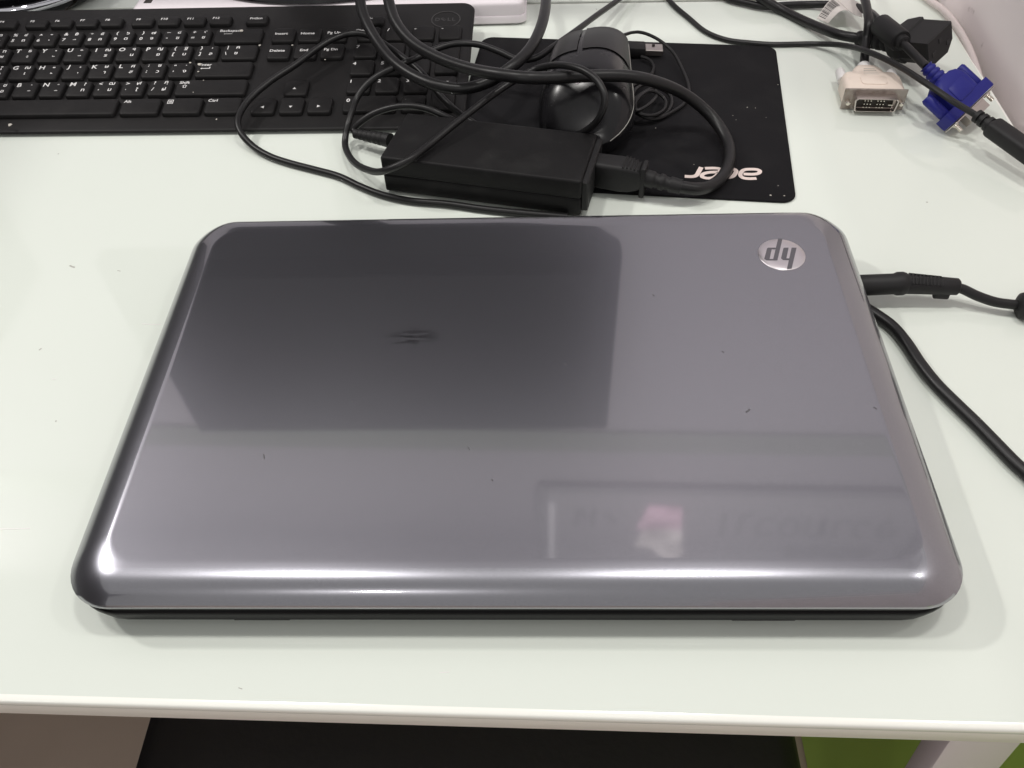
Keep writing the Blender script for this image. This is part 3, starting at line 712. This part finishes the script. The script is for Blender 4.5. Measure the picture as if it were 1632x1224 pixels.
# loose cable that runs from behind the laptop over the keyboard
fpath = [(905, 346, .0023), (869, 343, .0023), (826, 339, .0023), (769, 333, .0023), (711, 325, .0023), (654, 320, .0023), (611, 311, .0023), (574, 297, .0023), (540, 281, .0023), (500, 270, .0023), (462, 260, .0024), (430, 249, .0026),
         (402, 232, .0040), (384, 212, .0080), (379, 194, .0110), (386, 174, .0135), (403, 153, .0160), (433, 128, .0190), (470, 104, .0215), (505, 78, .0245), (530, 63, .0265), (556, 54, .0275), (582, 55, .0275), (606, 66, .0260), (640, 90, .0245),
         (666, 110, .0230), (690, 137, .0190), (706, 157, .0160), (730, 179, .0120), (758, 198, .0085), (800, 222, .0050), (840, 238, .0045)]
o = part('loose_cable', cable(fpath, .00215, 12), M['cord'])
tag(o, 'thin black cable curving from behind the laptop round over the arrow keys', 'cable')

# ------------------------------------------------------------------ plug in the laptop's right side
dc = thing('laptop_power_plug', 'black barrel plug with ribbed sleeve in the right side of the laptop', 'power plug', at(1450, 470, 0))
q0, q1, q2 = at(1368, 455, .0110), at(1434, 452, .0110), at(1528, 457, .0105)
dd_ = q1 - q0
part('barrel', spin([(0, .0050), (.001, .0054), (dd_.length - .003, .0053), (dd_.length - .0015, .0060), (dd_.length + .0015, .0060), (dd_.length + .003, .0054)], q0, dd_, 24), M['rubber'], dc, world=True, sharp=50)
dd2 = q2 - q1
slv = part('sleeve', spin([(0, .0052), (dd2.length * .7, .0046), (dd2.length * .97, .0043), (dd2.length, .0035)], q1, dd2, 24), M['rubber'], dc, world=True, sharp=50)
dm = frame(q1, dd2, Vector((0, 1, 0)))
for k in range(9):
    for phs in (52, 118):
        a = R(phs); x = dd2.length * (.16 + .062 * k); rr = .0052 - .0008 * k / 9
        part('rib', xf(box(.0008, .0040, .0009, (0, 0, 0), .0002, 1), dm @ Matrix.Translation((x, rr * math.cos(a), rr * math.sin(a))) @ Matrix.Rotation(a - math.pi / 2, 4, 'X')), M['black'], slv, world=True, root=dc)
tb = frame(at(1500, 470, .0060), dd2, Vector((0, 1, 0)))
part('tie_tab', xf(box(.0080, .0030, .0040, (0, 0, 0), .001, 2), tb), M['rubber'], dc, world=True)
part('wire', cable([(1520, 457, .0100), (1535, 461, .0095), (1556, 471, .0080), (1585, 481, .0065), (1612, 485, .0062), (1640, 487, .0062), (1680, 490, .0060), (1740, 520, .004), (1800, 600, .003)], .0025, 12), M['cord'], dc, world=True)
fe = at(1621, 487, .0066)
part('ferrite', spin([(0, .0040), (.0015, .0064), (.003, .0069), (.028, .0069), (.030, .0064), (.0315, .004)], fe, at(1680, 490, .0066) - fe, 22), M['rubber'], dc, world=True, sharp=50)
o = part('desk_cable', cable([(1372, 487, .0032), (1396, 502, .0032), (1422, 521, .0032), (1444, 547, .0032), (1466, 580, .0032), (1492, 613, .0032), (1525, 646, .0032), (1558, 678, .0032), (1592, 713, .0032), (1625, 746, .0032), (1680, 790, .0032), (1760, 830, .0032)], .0031, 14), M['cord'])
tag(o, 'thick black cable running from under the laptop to the right edge', 'cable')

# ------------------------------------------------------------------ video cable with ivory connector
dv = thing('ivory_video_cable', 'black cable ending in an ivory video connector with white screws', 'video cable', (.2290, .3640, 0))
fx0, fx1 = at(1340, 173, .0005), at(1436, 175, .0005)
vm_ = frame((fx0 + fx1) / 2 + Vector((0, 0, .0072)), fx1 - fx0, Vector((.04, 1, 0)))
def vring(y, hw, z0, z1, r): return [vm_ @ Vector((x, y, z)) for x, z in rrect(-hw, hw, z0, z1, r, 4)]
part('hood', loft([vring(.0015, .0185, -.0066, .0066, .003), vring(.004, .0190, -.0069, .0069, .0036), vring(.018, .0190, -.0069, .0069, .0038), vring(.0225, .0172, -.0066, .0066, .004), vring(.0235, .0105, -.0062, .0062, .004),
                   vring(.030, .0098, -.0058, .0058, .004), vring(.0345, .0078, -.0050, .0050, .004), vring(.036, .0055, -.004, .004, .003)]), M['dvi'], dv, world=True, sharp=50)
part('label_plate', loft([[vm_ @ Vector((x, y, z)) for x, y in rrect(-.0082 + i, .0082 - i, .0060 + i, .0165 - i, .003 - i, 4)] for i, z in ((0, .0066), (0, .0073), (.0005, .0076))]), M['dvi'], dv, world=True, sharp=50)
for k in range(4):
    part('grip_line', xf(box(.0070 + .001 * k, .0004, .0004, (0, .0195 + .0026 * (3 - k), .00665 - .0002 * (3 - k)), 0), vm_), M['scuff'], dv, world=True)
sh = part('flange', xf(box(.0392, .0010, .0145, (0, 0, 0), .0003, 1), vm_), M['steelw'], dv, world=True)
def dsh(y, s, off=0): # D outline: wide at the top
    pts = [(-.0125, .0042), (.0125, .0042), (.0137, .0030), (.0128, -.0040), (.0118, -.0046), (-.0118, -.0046), (-.0128, -.0040), (-.0137, .0030)]
    return [vm_ @ Vector((x * s, y, z * s)) for x, z in pts]
ds = part('plug_shell', loft([dsh(-.0005, 1.0), dsh(-.0075, 1.0), dsh(-.0075, .94), dsh(-.0030, .94)], False, True), M['steel'], dv, world=True, sharp=30)
part('insert', xf(box(.0225, .0005, .0066, (0, -.0034, -.0004), 0), vm_), M['dark'], ds, world=True, root=dv)
for gx in (-.0072, .0008):
    for i in range(3):
        for j in range(3):
            part('pin', xf(box(.0006, .0030, .0006, (gx + i * .0019, -.0050, -.0022 + j * .0023), 0), vm_), M['pin'], ds, world=True, root=dv)
part('pin', xf(box(.0028, .0030, .0005, (.0092, -.0050, -.0003), 0), vm_), M['pin'], ds, world=True, root=dv)
for sx in (-1, 1):
    sc_ = part('thumb_screw', spin([(0, .0030), (.001, .0034), (.012, .0030), (.013, .0024)], vm_ @ Vector((sx * .0166, .0215, .0005)), vm_.to_3x3() @ Vector((0, 1, 0)), 14), M['white'], dv, world=True, sharp=50)
    part('screw_tip', spin([(0, .0015), (.004, .0015), (.0045, .001)], vm_ @ Vector((sx * .0166, -.0004, -.001)), vm_.to_3x3() @ Vector((0, -1, 0)), 12), M['pin'], sc_, world=True, root=dv)
c0 = vm_ @ Vector((0, .035, 0))
part('collar', spin([(0, .0046), (.003, .0050), (.006, .0042)], c0, vm_.to_3x3() @ Vector((0, 1, .1)), 16), M['white'], dv, world=True, sharp=50)
part('wire', tube(catmull([c0 + vm_.to_3x3() @ Vector((0, .004, 0)), at(1381, 62, .016), at(1384, 40, .023), at(1382, 15, .026), at(1374, -15, .025), at(1360, -60, .018), at(1350, -120, .006)], 6), .0030, 12), M['cord'], dv, world=True)

# ------------------------------------------------------------------ blue connector, its ferrite and cable
vA, vB, vC = at(1578, 143, .0165), at(1514, 205, .0068), at(1481, 113, .0265)
mid = (vA + vB) / 2; e1 = (vA - vB).normalized(); VW = (vA - vB).length
gm = frame(mid, e1, vC - mid)                                        # x along the wide side, y towards the cable, z out of the broad face
if gm.to_3x3().col[2].z < 0:
    gm = frame(mid, -e1, vC - mid)
VL = (vC - mid).dot(gm.to_3x3().col[1])
vg = thing('blue_video_cable', 'black cable ending in a blue video connector at the desk edge', 'video cable', (mid.x, mid.y, 0))
def gring(y, hw, hz, r): return [gm @ Vector((x, y, z)) for x, z in rrect(-hw, hw, -hz, hz, r, 4)]
hw = VW / 2
part('hood', loft([gring(.0010, hw * .98, .0060, .002), gring(.0020, hw, .0064, .0024), gring(.0080, hw, .0064, .0026), gring(.0082, hw * .60, .0066, .003), gring(.0200, hw * .60, .0068, .003), gring(.0245, hw * .48, .0064, .003), gring(.0265, hw * .30, .0056, .003)]), M['blue'], vg, world=True, sharp=40)
part('label_plate', loft([[gm @ Vector((x, y, z)) for x, y in rrect(-.0075 + i, .0075 - i, .0075 + i, .0190 - i, .002 - i, 4)] for i, z in ((0, .0060), (0, .0070), (.0005, .0073))]), M['blue'], vg, world=True, sharp=50)
for sx in (-1, 1):
    part('thumb_screw', spin([(0, .0030), (.001, .0036), (.0150, .0036), (.0165, .0028)], gm @ Vector((sx * hw * .80, .0075, 0)), gm.to_3x3() @ Vector((0, 1, 0)), 16), M['blue'], vg, world=True, sharp=50)
part('flange', xf(box(VW * .96, .0010, .0118, (0, 0, 0), .0003, 1), gm), M['steel'], vg, world=True)
def gsh(y, s):
    pts = [(-.0082, .0042), (.0082, .0042), (.0092, .0030), (.0078, -.0042), (-.0078, -.0042), (-.0092, .0030)]
    return [gm @ Vector((x * s, y, z * s)) for x, z in pts]
gs = part('plug_shell', loft([gsh(-.0004, 1.0), gsh(-.0066, 1.0), gsh(-.0066, .92), gsh(-.0020, .92)], False, True), M['steel'], vg, world=True, sharp=30)
part('insert', xf(box(.0140, .0005, .0056, (0, -.0024, 0), 0), gm), M['dark'], gs, world=True, root=vg)
for sx in (-1, 1):
    part('screw_tip', spin([(0, .0022), (.001, .0022), (.0015, .0013), (.0055, .0013)], gm @ Vector((sx * hw * .78, -.0004, 0)), gm.to_3x3() @ Vector((0, -1, 0)), 12), M['pin'], vg, world=True, sharp=50)
prof = []
for k in range(25):
    t = k / 24; rr = .0056 * (1 - t) + .0040 * t
    if k % 6 in (3, 4): rr *= .86
    prof.append((.013 * t, rr))
srb = gm @ Vector((0, .0255, 0))
part('strain_relief', spin(prof, srb, gm.to_3x3() @ Vector((0, 1, .05)), 18), M['blue'], vg, world=True, sharp=60)
sre = srb + gm.to_3x3() @ Vector((0, .012, .0006))
vpath = [sre, at(1463, 93, .0275), at(1442, 72, .0285), at(1420, 52, .0285), at(1400, 32, .0240), at(1383, 18, .0160), at(1355, 9, .0085), at(1321, 7, .0055), at(1294, 7, .0032), at(1260, 8, .0032), at(1216, 10, .0032), at(1190, 5, .0032), at(1162, -2, .0032), at(1120, -25, .0032), at(1080, -60, .0032)]
part('wire', tube(catmull(vpath, 6), .0027, 12), M['cord'], vg, world=True)
fa, fb = at(1436, 66, .0284), at(1404, 40, .0268)
fd = fb - fa
part('ferrite', spin([(-.004, .0033), (-.0035, .0045), (-.001, .0048), (0, .0048), (.0002, .0066), (.002, .0072), (fd.length, .0072), (fd.length + .001, .0066), (fd.length + .002, .004)], fa, fd, 22), M['rubber'], vg, world=True, sharp=40)

# barcode tag wrapped round that cable
tg = thing('cable_tag', 'white barcode tag wrapped round a black cable', 'tag', at(1335, 18, .006))
TA, TB, TC_, TD_ = at(1302, 29, .0060), at(1320, 37, .0045), at(1352, 17, .0130), at(1331, -3, .0110)
def bil(s, t, lift=0.0):
    a = TA.lerp(TB, s); b = TD_.lerp(TC_, s); p = a.lerp(b, t); p = p + Vector((0, 0, .004 * math.sin(math.pi * t) + lift)); return p
V, F = [], []
for i in range(9):
    for j in range(5): V.append(bil(j / 4, i / 8))
for i in range(9):
    for j in range(5): V.append(bil(j / 4, i / 8, -.0003))
for i in range(8):
    for j in range(4):
        a = i * 5 + j; F.append([a, a + 1, a + 6, a + 5]); F.append([a + 45, a + 50, a + 51, a + 46])
for i in range(8): F.append([i * 5, i * 5 + 5, i * 5 + 50, i * 5 + 45]); F.append([i * 5 + 4, i * 5 + 49, i * 5 + 54, i * 5 + 9])
for j in range(4): F.append([j, j + 45, j + 46, j + 1]); F.append([40 + j, 41 + j, 86 + j, 85 + j])
part('paper', (V, F), M['paper'], tg, world=True)
bars = []
t = .06
while t < .80:
    w = random.choice((.008, .012, .02)); 
    bars.append(([bil(.05, t, .00015), bil(.62, t, .00015), bil(.62, t + w, .00015), bil(.05, t + w, .00015)], [[0, 1, 2, 3]])); t += w + random.choice((.010, .016, .024))
part('barcode', join(*bars), M['ink'], tg, world=True, sharp=None)
V, F = [], []
fl_ = [at(1352, 17, .0130), at(1331, -3, .0110), at(1350, -8, .0125), at(1372, 8, .0130), at(1374, 28, .0110), at(1362, 24, .0115)]
part('fold', loft([[p for p in fl_], [p + Vector((0, 0, .0004)) for p in fl_]]), M['paper'], tg, world=True, sharp=None)

# ------------------------------------------------------------------ appliance power lead end (black, three slots)
cp = thing('appliance_lead', 'black power lead ending in a three hole socket by the wall', 'power cord', at(1440, 70, 0))
k0 = at(1368, 61, .0075); kf = at(1499, 73, .0250)
kd = kf - k0; kl = kd.length
cm = frame(k0, kd, Vector((0, 1, 0))) @ Matrix.Rotation(R(-6), 4, 'X')
hx_ = [(-.0135, .0095), (.0135, .0095), (.0135, -.0025), (.0075, -.0095), (-.0075, -.0095), (-.0135, -.0025)]
def cring(x, sy, sz):
    out = []
    for y, z in hx_: out.append(cm @ Vector((x, y * sy, z * sz)))
    return out
part('body', loft([cring(kl * .40, .45, .6), cring(kl * .50, .90, 1.0), cring(kl * .62, 1.08, 1.10), cring(kl * .66, 1.08, 1.10), cring(kl * .68, 1.0, 1.0), cring(kl * .985, 1.0, 1.0), cring(kl, .95, .94)]), M['rubber'], cp, world=True, sharp=30)
for y, z in ((-.0075, -.0015), (.0075, -.0015), (0, .004)):
    part('socket_hole', xf(box(.0008, .0036, .0034, (kl + .0001, y, z), .0003, 1), cm), M['seat'], cp, world=True)
prof = []
for k in range(31):
    t = k / 30; rr = .0050 * (1 - t) + .0075 * t
    if k % 6 in (3, 4): rr *= .86
    prof.append((kl * .46 * t, rr))
part('strain_relief', spin(prof, k0, kd, 18), M['rubber'], cp, world=True, sharp=60)
part('wire', tube(catmull([k0 + kd * .05, at(1340, 56, .0085), at(1294, 39, .0045), at(1246, 16, .0035), at(1218, 0, .0080), at(1180, -22, .0110), at(1140, -50, .0080), at(1100, -90, .0035)], 6), .0034, 12), M['cord'], cp, world=True)

# thin cable along the pad to the round jack at the right edge
jc = thing('jack_cable', 'thin black cable ending in a moulded black jack at the right', 'cable', at(1600, 215, 0))
j0, j1 = at(1556, 184, .0200), at(1660, 258, .0150)
jd = (j1 - j0).normalized()
jp = [(1045, -40, .0018), (1066, 0, .0018), (1098, 29, .0018), (1127, 52, .0018), (1159, 64, .0018), (1195, 68.5, .0018), (1233, 71, .0018), (1294, 70, .0026), (1343, 72, .0090), (1385, 83, .0185), (1430, 104, .0225), (1478, 134, .0245), (1520, 162, .0235)]
part('wire', tube(catmull([at(*q) for q in jp] + [j0, j0 + jd * .006], 6), .0019, 10), M['cordthin'], jc, world=True)
part('strain_relief', spin([(0, .0024), (.0002, .0040), (.0026, .0040), (.0028, .0026), (.0042, .0026), (.0044, .0042), (.0066, .0042), (.0068, .0030), (.0085, .0030), (.0087, .0046), (.011, .0046)], j0, jd, 16), M['rubber'], jc, world=True, sharp=40)
jm = frame(j0 + jd * .0105, jd, Vector((0, 0, 1)).cross(jd))
part('jack_body', xf(box(.040, .0120, .0100, (.020, 0, 0), .0028, 3), jm), M['rubber'], jc, world=True)

# white cable lying in the gap between desk and wall
o = part('white_cable', tube(catmull([at(1440, -40, .004), at(1478, -2, .004), at(1503, 16, .004), at(1525, 42, .003), at(1543, 74, .001), at(1556, 108, -.002), at(1565, 140, -.006), at(1572, 172, -.016), at(1575, 210, -.035)], 6), .0024, 12), M['wcable'])
tag(o, 'white cable running along the desk edge beside the wall', 'cable')

# ------------------------------------------------------------------ white device, monitor and its round foot behind the keyboard
wd = thing('white_device', 'white plastic device casing lying behind the keyboard', 'device', (-.15, .50, 0))
WX0, WX1, WY0, WY1 = -.300, .0035, .4905, .640
def wring(i, z, f=0): return [(x, y + f, z) for x, y in rrect(WX0 + i, WX1 - i, WY0 + i, WY1 - i, .006, 5)]
part('lower_shell', loft([wring(.002, .0006), wring(0, .0022), wring(0, .0060), wring(.0006, .0072)]), M['casing'], wd, world=True, sharp=50)
part('upper_shell', loft([wring(.0012, .0073), wring(.0012, .0150), wring(.0022, .0168), wring(.0050, .0175)]), M['casing'], wd, world=True, sharp=50)
part('slot', box(.006, .012, .001, (-.289, .512, .0174), .0003, 1), M['dark'], wd, world=True)

mo = thing('monitor', 'black monitor standing behind the keyboard, mirrored in the laptop lid', 'monitor', (-.16, .56, .0176))
MX0, MX1, MZ0, MZ1, MY = -.414, .0905, .305, .594, .474
part('housing', box(MX1 - MX0, .022, MZ1 - MZ0, ((MX0 + MX1) / 2, MY + .013, (MZ0 + MZ1) / 2), .004, 2), M['matteblack'], mo, world=True)
part('reflection_filler', loft([[(x, yy, z) for x, z in ((MX0, .215), (-.02, .215), (MX1 - .002, MZ0 - .001), (MX0, MZ0 - .001))] for yy in (MY + .002, MY + .022)]), M['matteblack'], mo, world=True, sharp=30)  # added dark piece, shaped for the dark area mirrored in the lid
part('screen', box(MX1 - MX0 - .034, .002, MZ1 - MZ0 - .04, ((MX0 + MX1) / 2, MY + .0012, (MZ0 + MZ1) / 2 + .002), 0), M['screen'], mo, world=True)
part('neck', box(.05, .022, .39, (-.16, .535, .220), .004, 2), M['pianoblack'], mo, world=True)
part('bracket', box(.08, .045, .08, (-.16, .515, .44), .004, 2), M['pianoblack'], mo, world=True)
part('foot', loft([[(-.16 + r * 1.2 * math.cos(a), .560 + r * .75 * math.sin(a), z) for a in [2 * math.pi * k / 40 for k in range(40)]] for r, z in ((.085, .0178), (.088, .0195), (.086, .022), (.05, .026))]), M['pianoblack'], mo, world=True, sharp=50)

# black dome with a bright rim at the far left
dmx = thing('desk_speaker', 'round glossy black dome with a chrome rim behind the keyboard at far left', 'speaker', (-.415, .575, 0))
part('dome', loft([[(r * math.cos(a), r * math.sin(a), z) for a in [2 * math.pi * k / 40 for k in range(40)]] for r, z in ((.060, .0005), (.066, .006), (.066, .020), (.060, .034), (.046, .046), (.028, .053), (.010, .056))]), M['pianoblack'], dmx, sharp=60)
def torus(R0, r0, z, n=40, m=10):
    rings = [[((R0 + r0 * math.cos(b)) * math.cos(a), (R0 + r0 * math.cos(b)) * math.sin(a), z + r0 * math.sin(b)) for b in [2 * math.pi * j / m for j in range(m)]] for a in [2 * math.pi * i / n for i in range(n + 1)]]
    return loft(rings, False, False)
part('rim', torus(.0665, .0035, .012), M['chrome'], dmx, sharp=60)

# ------------------------------------------------------------------ back wall fittings seen in the lid
sf = thing('wall_shelf', 'green edged ledge high on the back wall', 'shelf', (-.3, .935, 1.268), WALLROT)
part('board', box(3.0, .004, .076, (.3, -.0022, 0), .001, 1), M['greenband'], sf)
sg = thing('wall_sign', 'wide framed sign on the back wall with an added emissive pink and white picture', 'sign', (-.3, .935, 1.452), WALLROT)
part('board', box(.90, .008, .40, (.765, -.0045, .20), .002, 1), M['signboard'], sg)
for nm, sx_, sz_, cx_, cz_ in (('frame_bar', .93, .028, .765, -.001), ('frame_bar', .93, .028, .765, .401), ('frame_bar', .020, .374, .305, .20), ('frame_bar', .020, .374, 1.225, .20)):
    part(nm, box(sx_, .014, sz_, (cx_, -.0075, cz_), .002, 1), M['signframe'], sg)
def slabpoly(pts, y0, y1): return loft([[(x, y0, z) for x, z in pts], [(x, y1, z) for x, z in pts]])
part('glow', slabpoly([(.560, .070), (.639, .073), (.649, .180), (.600, .176), (.540, .185)], -.0088, -.0115), M['litpink'], sg, sharp=None)  # emissive patches added for the bright spot in the lid
part('glow', slabpoly([(.543, .273), (.556, .188), (.603, .178), (.650, .184), (.667, .307), (.645, .352), (.618, .326), (.582, .278)], -.0088, -.0115), M['litwhite'], sg, sharp=None)
STROKES = [[(0.744, 0.095), (0.751, 0.213)], [(0.786, 0.11), (0.79, 0.206)], [(0.788, 0.122), (0.799, 0.104), (0.812, 0.112)], [(0.87, 0.187), (0.863, 0.198), (0.855, 0.203), (0.846, 0.201), (0.838, 0.192), (0.832, 0.178), (0.829, 0.161), (0.83, 0.145), (0.834, 0.131), (0.841, 0.122), (0.849, 0.12), (0.858, 0.124), (0.866, 0.133)], [(0.929, 0.163), (0.929, 0.185), (0.922, 0.2), (0.911, 0.207), (0.9, 0.201), (0.89, 0.186), (0.886, 0.165), (0.887, 0.144), (0.893, 0.129), (0.904, 0.123), (0.915, 0.128), (0.924, 0.143), (0.929, 0.163)], [(0.946, 0.116), (0.951, 0.187), (0.971, 0.207), (0.988, 0.191), (0.982, 0.12)], [(0.982, 0.12), (0.994, 0.203)], [(1.012, 0.125), (1.022, 0.208)], [(1.013, 0.142), (1.028, 0.121), (1.046, 0.135)], [(1.094, 0.197), (1.089, 0.202), (1.082, 0.201), (1.074, 0.195), (1.068, 0.183), (1.064, 0.169), (1.062, 0.154), (1.063, 0.141), (1.066, 0.131), (1.072, 0.126), (1.079, 0.126), (1.086, 0.133), (1.092, 0.144)], [(1.16, 0.166), (1.161, 0.183), (1.158, 0.196), (1.152, 0.204), (1.143, 0.206), (1.134, 0.199), (1.126, 0.187), (1.12, 0.171), (1.118, 0.155), (1.121, 0.14), (1.126, 0.131), (1.135, 0.129), (1.144, 0.134)], [(1.122, 0.168), (1.16, 0.166)], [(0.397, 0.09), (0.388, 0.173)], [(0.397, 0.09), (0.415, 0.148), (0.434, 0.095), (0.431, 0.171)], [(0.461, 0.105), (0.485, 0.163)]]
def wall_stroke(pts, w):
    V, F = ribbon(pts, w, 0, 1); return [(x, -.0086 if z < .5 else -.0100, y) for x, y, z in V], F
for st_ in STROKES:
    part('letter_stroke', wall_stroke(st_, .014), M['signprint'], sg, sharp=None)
part('text_bar', slabpoly([(0.915, 0.257), (1.132, 0.26), (1.141, 0.335), (0.928, 0.339)], -.0086, -.0100), M['signprint'], sg, sharp=None)
part('edge_glint', box(.014, .003, .30, (.330, -.0100, .215), .001, 1), M['litdim'], sg)  # edge highlight of the sign, made to glow for the lid reflection

# ------------------------------------------------------------------ ceiling lights
for (x, y, z, s, dp, w, lb) in LAMPS:
    t_ = thing('ceiling_light', lb, 'light', (x, y, z), group='ceiling lights')
    if s == dp:
        hv = spin([(-.004, s / 2 + .004), (-.004, s / 2 + .012), (.02, s / 2 + .016), (.04, s / 2 - .02)], (0, 0, .006), (0, 0, 1), 32)
    else:
        hv = box(s + .03, dp + .03, .03, (0, 0, .018), .004, 1)
    part('housing', hv, M['lampbody'], t_, sharp=50)
    ld = bpy.data.lights.new('lamp', 'AREA'); ld.energy = w; ld.color = (1.0, .97, .93); ld.size = s
    if s == dp: ld.shape = 'DISK'
    else: ld.shape = 'RECTANGLE'; ld.size_y = dp
    lo = bpy.data.objects.new('lamp', ld); COL.objects.link(lo); lo.parent = t_; lo.location = (0, 0, 0)
